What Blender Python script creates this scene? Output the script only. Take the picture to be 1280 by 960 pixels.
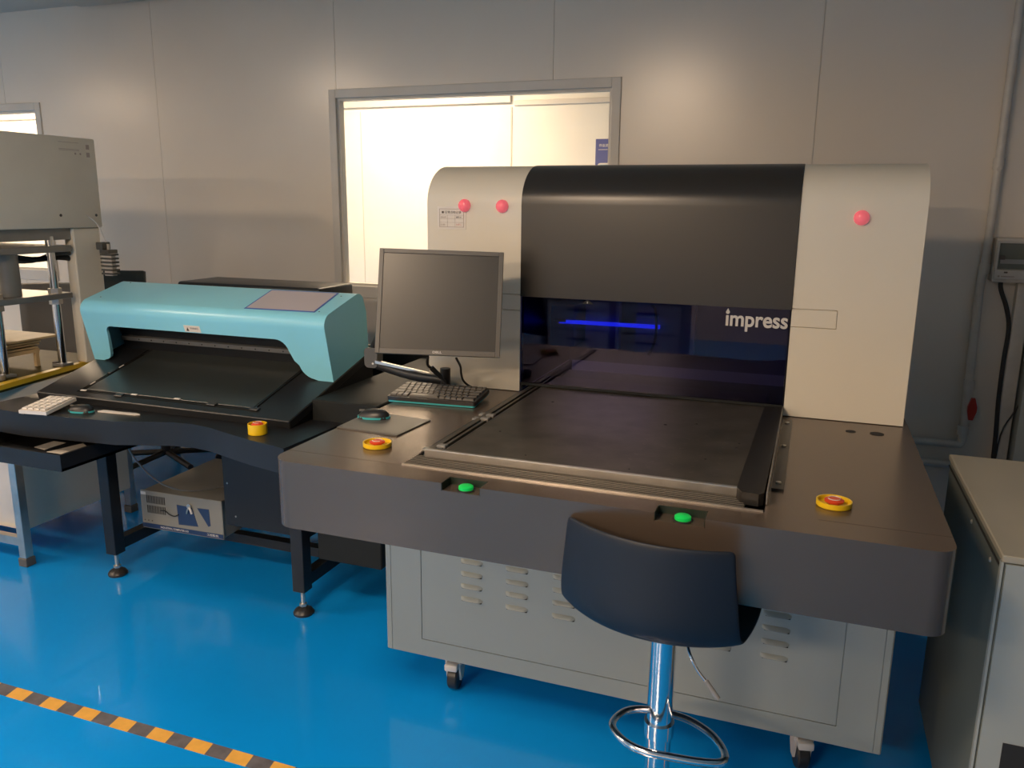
import bpy, bmesh, math, random
from mathutils import Vector, Matrix
random.seed(7)
D = bpy.data
SC = bpy.context.scene
COL = SC.collection
for o in list(D.objects): D.objects.remove(o)

# ------------------------------------------------------------------ camera
cam = D.cameras.new('camera'); cam.sensor_width = 36; cam.lens = 1013.7/1280*36
co = D.objects.new('camera', cam); COL.objects.link(co)
RW = ((0.937815935555253, 0.3469939701941487, 0.009821184629546762),
      (0.084152020444096, -0.19980611433479836, -0.976215116728688),
      (-0.33677842637823735, 0.9163365655278259, -0.21658160171830484))
m = Matrix.Identity(4)
for i in range(3):
    m[i][0] = RW[0][i]; m[i][1] = -RW[1][i]; m[i][2] = -RW[2][i]
m.translation = (0, 0, 1.45)
co.matrix_world = m
SC.camera = co
# ------------------------------------------------------------------ world, exposure
w = D.worlds.new('world'); SC.world = w; w.use_nodes = True
w.node_tree.nodes['Background'].inputs[0].default_value = (1.0, .86, .72, 1)
w.node_tree.nodes['Background'].inputs[1].default_value = .15
SC.view_settings.view_transform = 'Standard'; SC.view_settings.look = 'None'
SC.view_settings.exposure = 1.3; SC.view_settings.gamma = 1.0
# lights of the room: (x, y, watts) of the ceiling panels, and of the corridor beyond the window
LIGHTS = [(-1.2, .25, 17, 'near the printer', .3), (-4.2, .55, 17, 'in front of the press', .3), (-6.9, .55, 13, 'furthest left', .3),
          (-1.7, -2.5, 44, 'in the rear row, right of two', .55), (-4.5, -2.5, 44, 'in the rear row, left of two', .55)]
CORRIDOR = [(-2.6, 4.5, 19, 'facing the large window', .55), (-6.0, 4.55, 36, 'facing the small window', .55)]
WARM = (1.0, .72, .48)

# ------------------------------------------------------------------ materials
def mat(name, col, rough=.5, metal=0, spec=.5, var=.06, vscale=6, bump=0, bscale=60, coat=0, emit=None, es=0, croughness=.1):
    M = D.materials.new(name); M.use_nodes = True
    nt = M.node_tree; b = nt.nodes['Principled BSDF']
    b.inputs['Roughness'].default_value = rough; b.inputs['Metallic'].default_value = metal
    b.inputs['Specular IOR Level'].default_value = spec
    b.inputs['Coat Weight'].default_value = coat; b.inputs['Coat Roughness'].default_value = croughness
    tc = nt.nodes.new('ShaderNodeTexCoord')
    n = nt.nodes.new('ShaderNodeTexNoise'); n.inputs['Scale'].default_value = vscale; n.inputs['Detail'].default_value = 5
    nt.links.new(tc.outputs['Object'], n.inputs['Vector'])
    r = nt.nodes.new('ShaderNodeValToRGB')
    r.color_ramp.elements[0].position = .3; r.color_ramp.elements[1].position = .7
    r.color_ramp.elements[0].color = tuple(c*(1-var) for c in col)+(1,)
    r.color_ramp.elements[1].color = tuple(min(1, c*(1+var)) for c in col)+(1,)
    nt.links.new(n.outputs['Fac'], r.inputs['Fac']); nt.links.new(r.outputs['Color'], b.inputs['Base Color'])
    if bump:
        n2 = nt.nodes.new('ShaderNodeTexNoise'); n2.inputs['Scale'].default_value = bscale
        nt.links.new(tc.outputs['Object'], n2.inputs['Vector'])
        bp = nt.nodes.new('ShaderNodeBump'); bp.inputs['Strength'].default_value = bump; bp.inputs['Distance'].default_value = .002
        nt.links.new(n2.outputs['Fac'], bp.inputs['Height']); nt.links.new(bp.outputs['Normal'], b.inputs['Normal'])
    if emit:
        b.inputs['Emission Color'].default_value = emit+(1,); b.inputs['Emission Strength'].default_value = es
    return M

def glass_mat(name, tint, rough=.02, gtint=(1, 1, 1)):
    M = D.materials.new(name); M.use_nodes = True; nt = M.node_tree; nt.nodes.clear()
    out = nt.nodes.new('ShaderNodeOutputMaterial'); mx = nt.nodes.new('ShaderNodeMixShader')
    t = nt.nodes.new('ShaderNodeBsdfTransparent'); g = nt.nodes.new('ShaderNodeBsdfGlossy')
    f = nt.nodes.new('ShaderNodeFresnel'); f.inputs['IOR'].default_value = 1.5
    t.inputs['Color'].default_value = tint+(1,); g.inputs['Color'].default_value = gtint+(1,); g.inputs['Roughness'].default_value = rough
    ge = nt.nodes.new('ShaderNodeNewGeometry'); s1 = nt.nodes.new('ShaderNodeMath'); s1.operation = 'SUBTRACT'; s1.inputs[0].default_value = 1
    s2 = nt.nodes.new('ShaderNodeMath'); s2.operation = 'MULTIPLY'      # reflect on the outer face only
    nt.links.new(ge.outputs['Backfacing'], s1.inputs[1]); nt.links.new(s1.outputs[0], s2.inputs[0]); nt.links.new(f.outputs[0], s2.inputs[1])
    nt.links.new(s2.outputs[0], mx.inputs[0]); nt.links.new(t.outputs[0], mx.inputs[1]); nt.links.new(g.outputs[0], mx.inputs[2])
    nt.links.new(mx.outputs[0], out.inputs[0]); return M

WALL = mat('painted steel wall panel', (.78, .705, .605), .24, spec=.8, var=.03, vscale=1.5, bump=.04, bscale=5)
SEAM = mat('panel seam sealant', (.60, .55, .48), .6)
CEIL = mat('ceiling panel', (.58, .53, .46), .6, var=.03, vscale=1)
FLOOR = mat('blue epoxy floor', (.003, .29, .84), .22, var=.08, vscale=1.2, bump=.02, bscale=8, spec=.4, coat=.35, croughness=.035)
CWALL = mat('corridor wall', (.80, .78, .72), .5, var=.02)
ALU = mat('window aluminium', (.66, .62, .56), .35, var=.04)
GLASS = glass_mat('window glass', (.97, .98, .97))
BEIGE = mat('beige powder coat', (.74, .68, .56), .42, var=.02, vscale=3, bump=.05, bscale=400)
GREYC = mat('grey powder coat', (.36, .39, .37), .42, var=.02, vscale=3, bump=.05, bscale=400)
SEAMD = mat('dark gap', (.02, .02, .02), .8)
BROWN = mat('dark brown metallic coat', (.150, .112, .085), .27, metal=.55, spec=.6, var=.06, vscale=3, bump=.05, bscale=500)
BLACKC = mat('black cover satin', (.030, .026, .021), .30, spec=.55, var=.05, vscale=2)
TINT = glass_mat('blue tinted acrylic', (.34, .33, .64), .02, (.72, .68, 1.0))
PLATEN = mat('platen dusty black metal', (.110, .098, .080), .33, metal=.5, spec=.6, var=.25, vscale=14, bump=.06, bscale=120)
DARK = mat('dark anodised', (.030, .028, .026), .35, metal=.4, var=.1)
STEEL = mat('bright steel trim', (.62, .58, .52), .28, metal=.85, var=.1, vscale=20)
CHROME = mat('chrome', (.75, .76, .78), .12, metal=1, var=.02)
BLACKP = mat('black plastic', (.022, .022, .023), .38, var=.08)
GREYP = mat('dark grey plastic', (.10, .095, .085), .4, var=.05)
BEZEL = mat('monitor bezel plastic', (.12, .112, .10), .42, var=.03)
SCREEN = mat('switched off screen', (.050, .045, .038), .33, spec=.6, var=.03)
KEYG = mat('dark grey keycap', (.085, .078, .07), .45, var=.05)
CYAN = mat('cyan plastic', (.05, .42, .46), .4)
TEAL = mat('teal powder coat', (.27, .70, .86), .30, spec=.5, var=.03, vscale=4, bump=.04, bscale=500)
MATTE = mat('matte black coat', (.014, .016, .016), .65, spec=.25)
SBLACK = mat('scanner black coat', (.013, .014, .016), .38, spec=.4, var=.06, bump=.06, bscale=500)
BEDM = mat('scanner bed surface', (.026, .030, .028), .30, spec=.55, var=.1)
YEL = mat('yellow plastic', (.85, .55, .01), .35)
RED = mat('red plastic', (.72, .07, .02), .35)
PINKR = mat('red lamp button', (.80, .10, .12), .25, emit=(1, .22, .26), es=.14)
GREENB = mat('green lamp button', (.01, .50, .08), .3, emit=(.0, .8, .12), es=.08)
WHITEP = mat('white plastic', (.75, .70, .64), .4)
PAPER = mat('paper', (.78, .72, .64), .7, var=.03)
INK = mat('dark ink', (.10, .08, .07), .7)
PALEINK = mat('faded ink', (.45, .36, .30), .7)
REDINK = mat('faded red ink', (.70, .35, .28), .7)
BLUEF = mat('blue sleeve frame', (.05, .14, .50), .45)
LILAC = mat('frosted sheet', (.50, .46, .50), .35, var=.02)
NAVY = mat('poster navy', (.07, .085, .28), .5)
SKYB = mat('poster light blue', (.20, .48, .66), .5)
STOOLM = mat('stool black plastic', (.009, .014, .024), .50, spec=.4, var=.04, bump=.1, bscale=900)
LOGO = mat('logo silver', (.60, .58, .56), .4)
LED = mat('blue light bar', (.02, .03, .5), .5, emit=(.03, .07, 1.0), es=.65)
LAMP = mat('lamp diffuser', (.9, .85, .75), .5, emit=(1, .82, .62), es=4.0)
TYEL = mat('tape yellow', (.78, .42, .08), .5, var=.08, vscale=30)
TBLK = mat('tape black', (.13, .125, .14), .5, var=.25, vscale=30)
PRESSG = mat('press cream coat', (.80, .73, .60), .42, var=.04)
PGREY = mat('press grey steel', (.30, .29, .27), .35, metal=.5, var=.1)
OLIVE = mat('press table coat', (.095, .072, .018), .62, spec=.2, var=.2, vscale=8)
YEDGE = mat('yellow table edge', (.75, .48, .03), .35)
WOOD = mat('pale board', (.58, .43, .24), .55, var=.1, vscale=12)
FABRIC = mat('grey fabric', (.13, .12, .105), .8, bump=.3, bscale=300)
MESHM = mat('dark teal mesh', (.045, .06, .06), .7, var=.1)
LEADM = mat('black rubber cable', (.015, .015, .016), .5)
GCABLE = mat('grey cable', (.22, .22, .22), .5)
PIPEW = mat('white pipe plastic', (.60, .56, .50), .4, var=.08, vscale=20)
INTER = mat('printer interior grey', (.16, .16, .19), .5)
PCM = mat('computer steel', (.26, .255, .225), .45, var=.03)
BELL = mat('bellows metal', (.26, .23, .19), .35, metal=.5, var=.08)
PWALL = mat('pocket wall green-black', (.012, .022, .015), .4)
SMOKE = mat('grey-green window', (.14, .15, .12), .25)

# ------------------------------------------------------------------ mesh helpers
WM = {}
class MB:
    def __init__(s): s.bm = bmesh.new()
    def box(s, x0, x1, y0, y1, z0, z1, mtx=None):
        r = bmesh.ops.create_cube(s.bm, size=1)
        for v in r['verts']:
            v.co = Vector((x0+(v.co.x+.5)*(x1-x0), y0+(v.co.y+.5)*(y1-y0), z0+(v.co.z+.5)*(z1-z0)))
            if mtx: v.co = mtx @ v.co
        return s
    def prism(s, poly, a, b, axis='z', mtx=None):
        """extrude a 2D polygon along an axis; poly in the two other coordinates in order"""
        def P(u, v, t):
            p = {'x': Vector((t, u, v)), 'y': Vector((u, t, v)), 'z': Vector((u, v, t))}[axis]
            return mtx @ p if mtx else p
        A = [s.bm.verts.new(P(u, v, a)) for u, v in poly]; B = [s.bm.verts.new(P(u, v, b)) for u, v in poly]
        n = len(poly)
        s.bm.faces.new(A); s.bm.faces.new(B[::-1])
        for i in range(n): s.bm.faces.new((A[i], B[i], B[(i+1) % n], A[(i+1) % n]))
        return s
    def cone(s, p0, p1, r0, r1=None, seg=24, cap=True):
        r1 = r0 if r1 is None else r1
        p0, p1 = Vector(p0), Vector(p1); d = (p1-p0).normalized()
        u = d.orthogonal().normalized(); v = d.cross(u)
        A = []; B = []
        for i in range(seg):
            t = 2*math.pi*i/seg; e = u*math.cos(t)+v*math.sin(t)
            A.append(s.bm.verts.new(p0+e*r0)); B.append(s.bm.verts.new(p1+e*r1))
        for i in range(seg): s.bm.faces.new((A[i], A[(i+1) % seg], B[(i+1) % seg], B[i]))
        if cap: s.bm.faces.new(A[::-1]); s.bm.faces.new(B)
        return s
    def lathe(s, prof, c, axis=Vector((0, 0, 1)), seg=32):
        """prof: list of (r, h) along axis from centre c"""
        c = Vector(c); d = Vector(axis).normalized(); u = d.orthogonal().normalized(); v = d.cross(u)
        rings = []
        for r, h in prof:
            if r < 1e-6: rings.append([s.bm.verts.new(c+d*h)]); continue
            rings.append([s.bm.verts.new(c+d*h+(u*math.cos(2*math.pi*i/seg)+v*math.sin(2*math.pi*i/seg))*r) for i in range(seg)])
        for a, b in zip(rings, rings[1:]):
            for i in range(seg):
                j = (i+1) % seg
                if len(a) == 1 and len(b) == 1: continue
                if len(a) == 1: s.bm.faces.new((a[0], b[j], b[i]))
                elif len(b) == 1: s.bm.faces.new((a[i], a[j], b[0]))
                else: s.bm.faces.new((a[i], a[j], b[j], b[i]))
        if len(rings[0]) > 1: s.bm.faces.new(rings[0][::-1])
        if len(rings[-1]) > 1: s.bm.faces.new(rings[-1])
        return s
    def tube(s, pts, r, seg=10, smooth=4, closed=False):
        P = [Vector(p) for p in pts]
        if smooth:
            Q = []; n = len(P)
            rng = range(n) if closed else range(n-1)
            for i in rng:
                if closed: a, b, c, d = P[(i-1) % n], P[i], P[(i+1) % n], P[(i+2) % n]
                else: a, b, c, d = P[max(i-1, 0)], P[i], P[i+1], P[min(i+2, n-1)]
                for k in range(smooth):
                    t = k/smooth
                    Q.append(.5*((2*b)+(c-a)*t+(2*a-5*b+4*c-d)*t*t+(3*b-a-3*c+d)*t**3))
            if not closed: Q.append(P[-1])
            P = Q
        rings = []; n = len(P); u = None
        for i, p in enumerate(P):
            d = (P[(i+1) % n]-P[i-1]) if closed else (P[min(i+1, n-1)]-P[max(i-1, 0)])
            d.normalize()
            u = d.orthogonal().normalized() if u is None else (u-d*u.dot(d)).normalized()
            v = d.cross(u)
            rings.append([s.bm.verts.new(p+(u*math.cos(2*math.pi*k/seg)+v*math.sin(2*math.pi*k/seg))*r) for k in range(seg)])
        m_ = n if closed else n-1
        for i in range(m_):
            a, b = rings[i], rings[(i+1) % n]
            for k in range(seg): s.bm.faces.new((a[k], a[(k+1) % seg], b[(k+1) % seg], b[k]))
        if not closed: s.bm.faces.new(rings[0][::-1]); s.bm.faces.new(rings[-1])
        return s
    def bevel(s, w=.003, seg=2, ang=30):
        es = [e for e in s.bm.edges if e.is_manifold and e.calc_face_angle(0) > math.radians(ang)]
        bmesh.ops.bevel(s.bm, geom=es, offset=w, segments=seg, affect='EDGES', profile=.5, clamp_overlap=True)
        return s
    def xf(s, mtx):
        for v in s.bm.verts: v.co = mtx @ v.co
        return s
    def build(s, name, material, parent=None, smooth=35, **kw):
        bmesh.ops.recalc_face_normals(s.bm, faces=s.bm.faces)
        if parent is not None:
            inv = WM[parent.name].inverted()
            for v in s.bm.verts: v.co = inv @ v.co
        me = D.meshes.new(name); 
        if smooth is not None:
            for f in s.bm.faces: f.smooth = True
            for e in s.bm.edges:
                if len(e.link_faces) == 2 and e.calc_face_angle(0) > math.radians(smooth): e.smooth = False
        s.bm.to_mesh(me); s.bm.free()
        me.materials.append(material)
        o = D.objects.new(name, me); COL.objects.link(o)
        if parent is not None: o.parent = parent; WM[o.name] = WM[parent.name]
        else: WM[o.name] = Matrix.Identity(4)
        return tag(o, **kw)
def tag(o, label=None, cat=None, group=None, kind=None):
    if label: o['label'] = label
    if cat: o['category'] = cat
    if group: o['group'] = group
    if kind: o['kind'] = kind
    return o
def thing(name, label, cat, loc=(0, 0, 0), rz=0, group=None, kind=None):
    o = D.objects.new(name, None); COL.objects.link(o); o.empty_display_size = .05
    mt = Matrix.Translation(loc) @ Matrix.Rotation(rz, 4, 'Z')
    o.matrix_world = mt; WM[o.name] = mt
    return tag(o, label, cat, group, kind)
def solo(mb, name, material, label, cat, base, group=None, **kw):
    """a thing that is a single mesh: origin at its base"""
    for v in mb.bm.verts: v.co -= Vector(base)
    o = mb.build(name, material, label=label, cat=cat, group=group, **kw); o.location = base
    WM[o.name] = Matrix.Translation(base); return o
def box(*a, bevel=0, seg=2, mtx=None):
    m_ = MB().box(*a)
    if bevel: m_.bevel(bevel, seg)
    if mtx: m_.xf(mtx)
    return m_
def cut(o, cutters, bevel=0):
    """subtract the cutter meshes (MB) from o, leaving plain geometry"""
    tmp = []
    for c in cutters:
        bmesh.ops.recalc_face_normals(c.bm, faces=c.bm.faces)
        inv = WM[o.name].inverted()
        for v in c.bm.verts: v.co = inv @ v.co
        me = D.meshes.new('cutter'); c.bm.to_mesh(me); c.bm.free()
        t = D.objects.new('cutter', me); COL.objects.link(t); t.matrix_world = WM[o.name]
        md = o.modifiers.new('b', 'BOOLEAN'); md.object = t; md.solver = 'EXACT'; md.operation = 'DIFFERENCE'
        tmp.append(t)
    bpy.context.view_layer.update()
    dg = bpy.context.evaluated_depsgraph_get()
    me = D.meshes.new_from_object(o.evaluated_get(dg))
    o.modifiers.clear(); old = o.data; o.data = me
    for t in tmp: D.objects.remove(t)
    b = bmesh.new(); b.from_mesh(me)
    for f in b.faces: f.smooth = True
    for e in b.edges: e.smooth = not (len(e.link_faces) == 2 and e.calc_face_angle(0) > math.radians(30))
    b.to_mesh(me); b.free()
    return o
def rrect(x0, x1, y0, y1, r, n=6, corners=(1, 1, 1, 1)):
    """rounded rectangle, corners: (x0y0, x1y0, x1y1, x0y1)"""
    out = []
    for (cx, cy, a0, on) in ((x0, y0, 180, corners[0]), (x1, y0, 270, corners[1]), (x1, y1, 0, corners[2]), (x0, y1, 90, corners[3])):
        rr = r*on
        if rr <= 0: out.append((cx, cy)); continue
        ox = cx+rr*(1 if cx == x0 else -1); oy = cy+rr*(1 if cy == y0 else -1)
        for k in range(n+1):
            t = math.radians(a0+90*k/n); out.append((ox+rr*math.cos(t), oy+rr*math.sin(t)))
    return out
def text(s, name, material, parent, origin, right, up, width=None, height=None, depth=.0006, bold=0, shear=0, center=False, **kw):
    cu = D.curves.new(name, 'FONT'); cu.body = s; cu.size = 1; cu.extrude = 0; cu.offset = bold; cu.shear = shear
    t = D.objects.new('t', cu); COL.objects.link(t); bpy.context.view_layer.update()
    me = D.meshes.new_from_object(t.evaluated_get(bpy.context.evaluated_depsgraph_get()))
    D.objects.remove(t)
    xs = [v.co.x for v in me.vertices] or [0, 1]; ys = [v.co.y for v in me.vertices] or [0, 1]
    W = max(xs)-min(xs); H = max(ys)-min(ys)
    sx = width/W if width else height/H; sy = height/H if height else sx
    r = Vector(right).normalized(); u = Vector(up).normalized(); nrm = r.cross(u)
    b = bmesh.new(); b.from_mesh(me)
    for v in b.verts:
        v.co = Vector(origin)+r*((v.co.x-min(xs))*sx-(width/2 if center and width else 0))+u*((v.co.y-min(ys))*sy)+nrm*depth
    mb = MB(); mb.bm.free(); mb.bm = b
    inv = WM[parent.name].inverted()
    for v in b.verts: v.co = inv @ v.co
    me2 = D.meshes.new(name); b.to_mesh(me2); b.free(); me2.materials.clear(); me2.materials.append(material)
    o = D.objects.new(name, me2); COL.objects.link(o); o.parent = parent; WM[o.name] = WM[parent.name]
    return tag(o, **kw)
def copytree(o, parent=None):
    c = o.copy(); COL.objects.link(c)
    if parent is not None: c.parent = parent
    WM[c.name] = WM[o.name]
    for ch in list(o.children): copytree(ch, c)
    return c

# ================================================================== THE ROOM
RX0, RX1, RY0, WY, HC = -8.0, 4.6, -4.2, 3.70, 2.50
CY = 5.30
MB().box(RX0-.1, RX1+.1, RY0-.1, CY+.1, -.1, 0).build('floor', FLOOR, kind='structure')
MB().box(RX0-.1, RX1+.1, RY0-.1, CY+.1, HC, HC+.1).build('ceiling', CEIL, kind='structure')
MB().box(RX0-.08, RX0, RY0, CY, 0, HC).build('wall_left', WALL, kind='structure')
MB().box(RX1, RX1+.08, RY0, CY, 0, HC).build('wall_right', WALL, kind='structure')
MB().box(RX0, RX1, RY0-.08, RY0, 0, HC).build('wall_front', WALL, kind='structure')
MB().box(RX0, RX1, CY, CY+.08, 0, HC).build('wall_corridor', CWALL, kind='structure')
# back wall of joined steel panels, with two window openings
W1 = (-2.355, -.86, .965, 2.0); W2 = (-5.80, -4.305, .965, 2.0)
wb = thing('wall_back', None, None, (0, WY, 0), kind='structure')
core = MB()
xs = [RX0, W2[0], W2[1], W1[0], W1[1], RX1]
for a, b in ((0, 1), (2, 3), (4, 5)): core.box(xs[a], xs[b], WY+.006, WY+.06, 0, HC)
for a, b in ((1, 2), (3, 4)): core.box(xs[a], xs[b], WY+.006, WY+.06, 0, W1[2]); core.box(xs[a], xs[b], WY+.006, WY+.06, W1[3], HC)
core.build('wall_core', SEAM, wb)
seams = [RX0]+[-.043+1.134*k for k in range(-7, 3)]+[RX1]
seams = [s for s in seams if RX0 <= s <= RX1]
for a, b in zip(seams, seams[1:]):
    pieces = [(a, b, 0, HC)]
    for (wx0, wx1, wz0, wz1) in (W1, W2):
        out = []
        for (p, q, z0, z1) in pieces:
            if q <= wx0 or p >= wx1 or z1 <= wz0 or z0 >= wz1: out.append((p, q, z0, z1)); continue
            out.append((p, q, z0, wz0)); out.append((p, q, wz1, z1))
            if p < wx0: out.append((p, wx0, wz0, wz1))
            if q > wx1: out.append((wx1, q, wz0, wz1))
        pieces = out
    mb = MB()
    for (p, q, z0, z1) in pieces:
        mb.box(p+(.0009 if p == a else 0), q-(.0009 if q == b else 0), WY, WY+.006, z0, z1)
    mb.build('wall_panel', WALL, wb)
def window(name, W):
    x0, x1, z0, z1 = W
    t = thing(name, None, None, ((x0+x1)/2, WY, z0), kind='structure')
    f = .042; y0, y1 = WY-.008, WY+.066
    fr = MB()
    for q in ((x0, x0+f, z0, z1), (x1-f, x1, z0, z1), (x0+f, x1-f, z1-f, z1), (x0+f, x1-f, z0, z0+f+.02)):
        fr.box(q[0], q[1], y0, y1, q[2], q[3])
    fr.bevel(.002, 1); fr.build('window_frame', ALU, t)
    b = MB(); g = .012
    X0, X1, Z0, Z1 = x0+f, x1-f, z0+f+.02, z1-f
    for q in ((X0, X0+g, Z0, Z1), (X1-g, X1, Z0, Z1), (X0+g, X1-g, Z1-g, Z1), (X0+g, X1-g, Z0, Z0+g)):
        b.box(q[0], q[1], WY+.01, WY+.05, q[2], q[3])
    b.build('glazing_bead', ALU, t)
    MB().box(X0+g, X1-g, WY+.028, WY+.033, Z0+g, Z1-g).build('pane', GLASS, t)
    return t
window('window_1', W1); window('window_2', W2)
# corridor beyond the glass: rails and joints on its wall
tr = thing('trim_1', None, None, (-4, CY, 2.0), kind='structure')
MB().box(RX0, -1.97, CY-.022, CY, 2.105, 2.165).bevel(.004, 1).build('rail', ALU, tr)
MB().box(-1.95, RX1, CY-.012, CY, 2.085, 2.12).bevel(.004, 1).build('rail', ALU, tr)
MB().box(-1.975, -1.965, CY-.004, CY, 0, 2.08).build('joint_strip', SEAM, tr)
MB().box(-3.12, -3.115, CY-.002, CY, 0, 2.08).build('joint_strip', CEIL, tr)
def ceiling_light(x, y, watts, label, hx):
    t = thing('ceiling_light', label, 'lamp', (x, y, HC), group='recessed ceiling lights')
    hy = .28 if hx > .5 else .20
    fr = MB()
    for q in ((x-hx-.02, x+hx+.02, y-hy-.02, y-hy), (x-hx-.02, x+hx+.02, y+hy, y+hy+.02), (x-hx-.02, x-hx, y-hy, y+hy), (x+hx, x+hx+.02, y-hy, y+hy)):
        fr.box(q[0], q[1], q[2], q[3], HC-.025, HC-.001)
    fr.build('frame', WHITEP, t)
    MB().box(x-hx, x+hx, y-hy, y+hy, HC-.012, HC-.002).build('diffuser', LAMP, t)
    L = D.lights.new('panel_glow', 'AREA'); L.shape = 'RECTANGLE'; L.size = 2*hx-.04; L.size_y = 2*hy-.04
    L.energy = watts; L.color = WARM
    lo = D.objects.new('panel_glow', L); COL.objects.link(lo); lo.parent = t; lo.location = (0, 0, -.03)
for (x, y, e, w_, h_) in LIGHTS: ceiling_light(x, y, e, 'recessed ceiling light panel in the work room, '+w_, h_)
for (x, y, e, w_, h_) in CORRIDOR: ceiling_light(x, y, e, 'recessed ceiling light panel in the corridor, '+w_, h_)
# shallow unlit housing under the ceiling at the upper left
solo(box(-3.88, -3.2, 3.28, 3.66, HC-.022, HC, bevel=.008), 'ceiling_panel_cover', CEIL,
     'pale flat cover on the ceiling at the top left corner', 'ceiling cover', (-3.54, 3.47, HC-.022))

# ------------------------------------------------------------------ floor tape
tp = thing('floor_tape', 'black and yellow striped warning tape stuck on the blue floor', 'tape', (-1.9, 1.53, 0))
L0 = .0665
for k in range(-26, 42):
    x = -2.225+k*L0; sl = .004
    MB().prism([(x+sl, 1.508), (x+L0+sl, 1.508), (x+L0-sl, 1.553), (x-sl, 1.553)], .0002, .0012).build(
        'tape_stripe', TBLK if k % 2 == 0 else TYEL, tp)

# ================================================================== MAIN PRINTING MACHINE
PM = thing('circuit_board_printer', 'large beige and black printing machine with a dark brown table, right of centre', 'machine', (-.45, 2.4, 0))
ZT, ZB, YF, X0, X1 = .85, .683, 1.535, -1.182, .287
deskpoly = [(-1.182, 2.44), (-1.182, YF+.055)]+[(-1.182+.055-.055*math.cos(t), YF+.055-.055*math.sin(t)) for t in [math.radians(15*k) for k in range(1, 6)]]
deskpoly += [(-1.127, YF)]+[(X1-.04+.04*math.sin(t), YF+.04-.04*math.cos(t)) for t in [math.radians(15*k) for k in range(0, 7)]]+[(X1, 2.44), (X1-.01, 3.05), (-1.17, 3.05)]
desk = MB().prism(deskpoly, ZB, ZT)
desk.bevel(.004, 2, 50)
desk = desk.build('table', BROWN, PM, label='dark brown glossy table with rounded front corners')
cuts = [MB().box(-.868, -.052, 1.618, 3.2, .80, .9),
        MB().box(-1.3, -.868, 1.6165, 1.6185, .8475, .9),
        MB().box(.05, .4, 1.6165, 1.6185, .8492, .9)]
for (a, b) in ((-.728, -.635), (-.258, -.158)):
    cuts.append(MB().box(a, b, 1.50, 1.583, .832, .9))
cut(desk, cuts)
MB().box(-.866, -.054, 1.620, 3.04, .802, .812).build('well_floor', DARK, PM)
MB().box(-.868, -.054, 1.616, 1.621, .845, .8535).build('well_trim', STEEL, PM, label='bright metal strip along the front of the table well')
for k in range(7):
    y = 1.624+k*.0105
    MB().prism([(y, .828), (y+.0100, .828), (y+.0098, .838), (y+.0062, .8505), (y+.0046, .852), (y+.0035, .8505), (y+.0030, .838)], -.866, -.092, axis='x').build('bellows_slat', MATTE, PM)
    MB().box(-.865, -.093, y+.0044, y+.0060, .8508, .8530).build('bellows_ridge', BELL, PM)
# platen
plt = MB().box(-.838, -.10, 1.694, 2.62, .846, .872).bevel(.0015, 1).build('platen', PLATEN, PM, label='dusty dark metal moving platen')
cut(plt, [MB().box(-.822, -.814, 1.705, 2.7, .858, .9), MB().box(-.806, -.795, 1.705, 2.7, .858, .9)])
for y in (1.712, 1.99, 2.03):
    MB().box(-.824, -.800, y, y+.020, .866, .8765).bevel(.002, 1).build('rail_clip', PGREY, PM)
MB().box(-.794, -.7925, 1.71, 2.44, .872, .8728).build('rail_edge', STEEL, PM)
MB().box(-.842, -.10, 1.682, 1.694, .852, .8735).bevel(.002, 1).build('platen_trim', STEEL, PM, label='bright metal front edge of the platen')
MB().prism([(-.112, 1.676), (-.100, 1.650), (-.066, 1.646), (-.056, 1.66), (-.050, 2.5), (-.100, 2.5)], .850, .8765).bevel(.002, 1).build('platen_flap', DARK, PM, label='black side plate of the platen')
MB().box(-.052, -.049, 1.66, 2.44, .852, .878).build('flap_trim', STEEL, PM)
for y, x in ((1.80, -.033), (2.10, -.033), (2.34, -.033)):
    MB().lathe([(.006, 0), (.006, .003), (.003, .004)], (x, y, .855), seg=10).build('screw', STEEL, PM)
MB().box(-.046, -.020, 1.76, 2.38, .8495, .855).build('side_rail', DARK, PM)
# guide rail in the left groove
MB().box(-.862, -.857, 1.70, 2.44, .84, .857).build('guide_rail', DARK, PM)
MB().box(-.852, -.846, 1.70, 2.44, .84, .853).build('guide_rail', STEEL, PM)
for y in (1.715, 2.03, 2.08):
    MB().box(-.866, -.842, y, y+.022, .850, .862).bevel(.002, 1).build('rail_clip', PGREY, PM)
for (x, y, r) in ((-.73, 1.90, .003), (-.70, 2.26, .0045), (-.34, 2.13, .005), (-.262, 2.17, .003), (-.20, 1.86, .0028), (-.137, 2.02, .003), (-.14, 1.98, .003), (-.35, 1.72, .0025), (-.6, 1.73, .0025)):
    MB().lathe([(r, 0), (r*.8, .0006)], (x, y, .872), seg=10).build('pit_mark', SEAMD, PM)
# engraved tick marks on the right of the platen
tk = MB()
for i in range(13):
    for j in range(5):
        x = -.36+j*.048+random.uniform(-.005, .005); y = 1.75+i*.044
        if j < 2 and i > 6: continue
        p = Vector((x, y, .8722)); a = random.choice((35, 140)); l = .006
        d = Vector((math.cos(math.radians(a)), math.sin(math.radians(a)), 0))*l; n_ = Vector((-d.y, d.x, 0)).normalized()*.0006
        vs = [tk.bm.verts.new(q) for q in (p-d-n_, p+d-n_, p+d+n_, p-d+n_)]; tk.bm.faces.new(vs)
tk.build('tick_marks', BELL, PM, kind='stuff')
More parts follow.
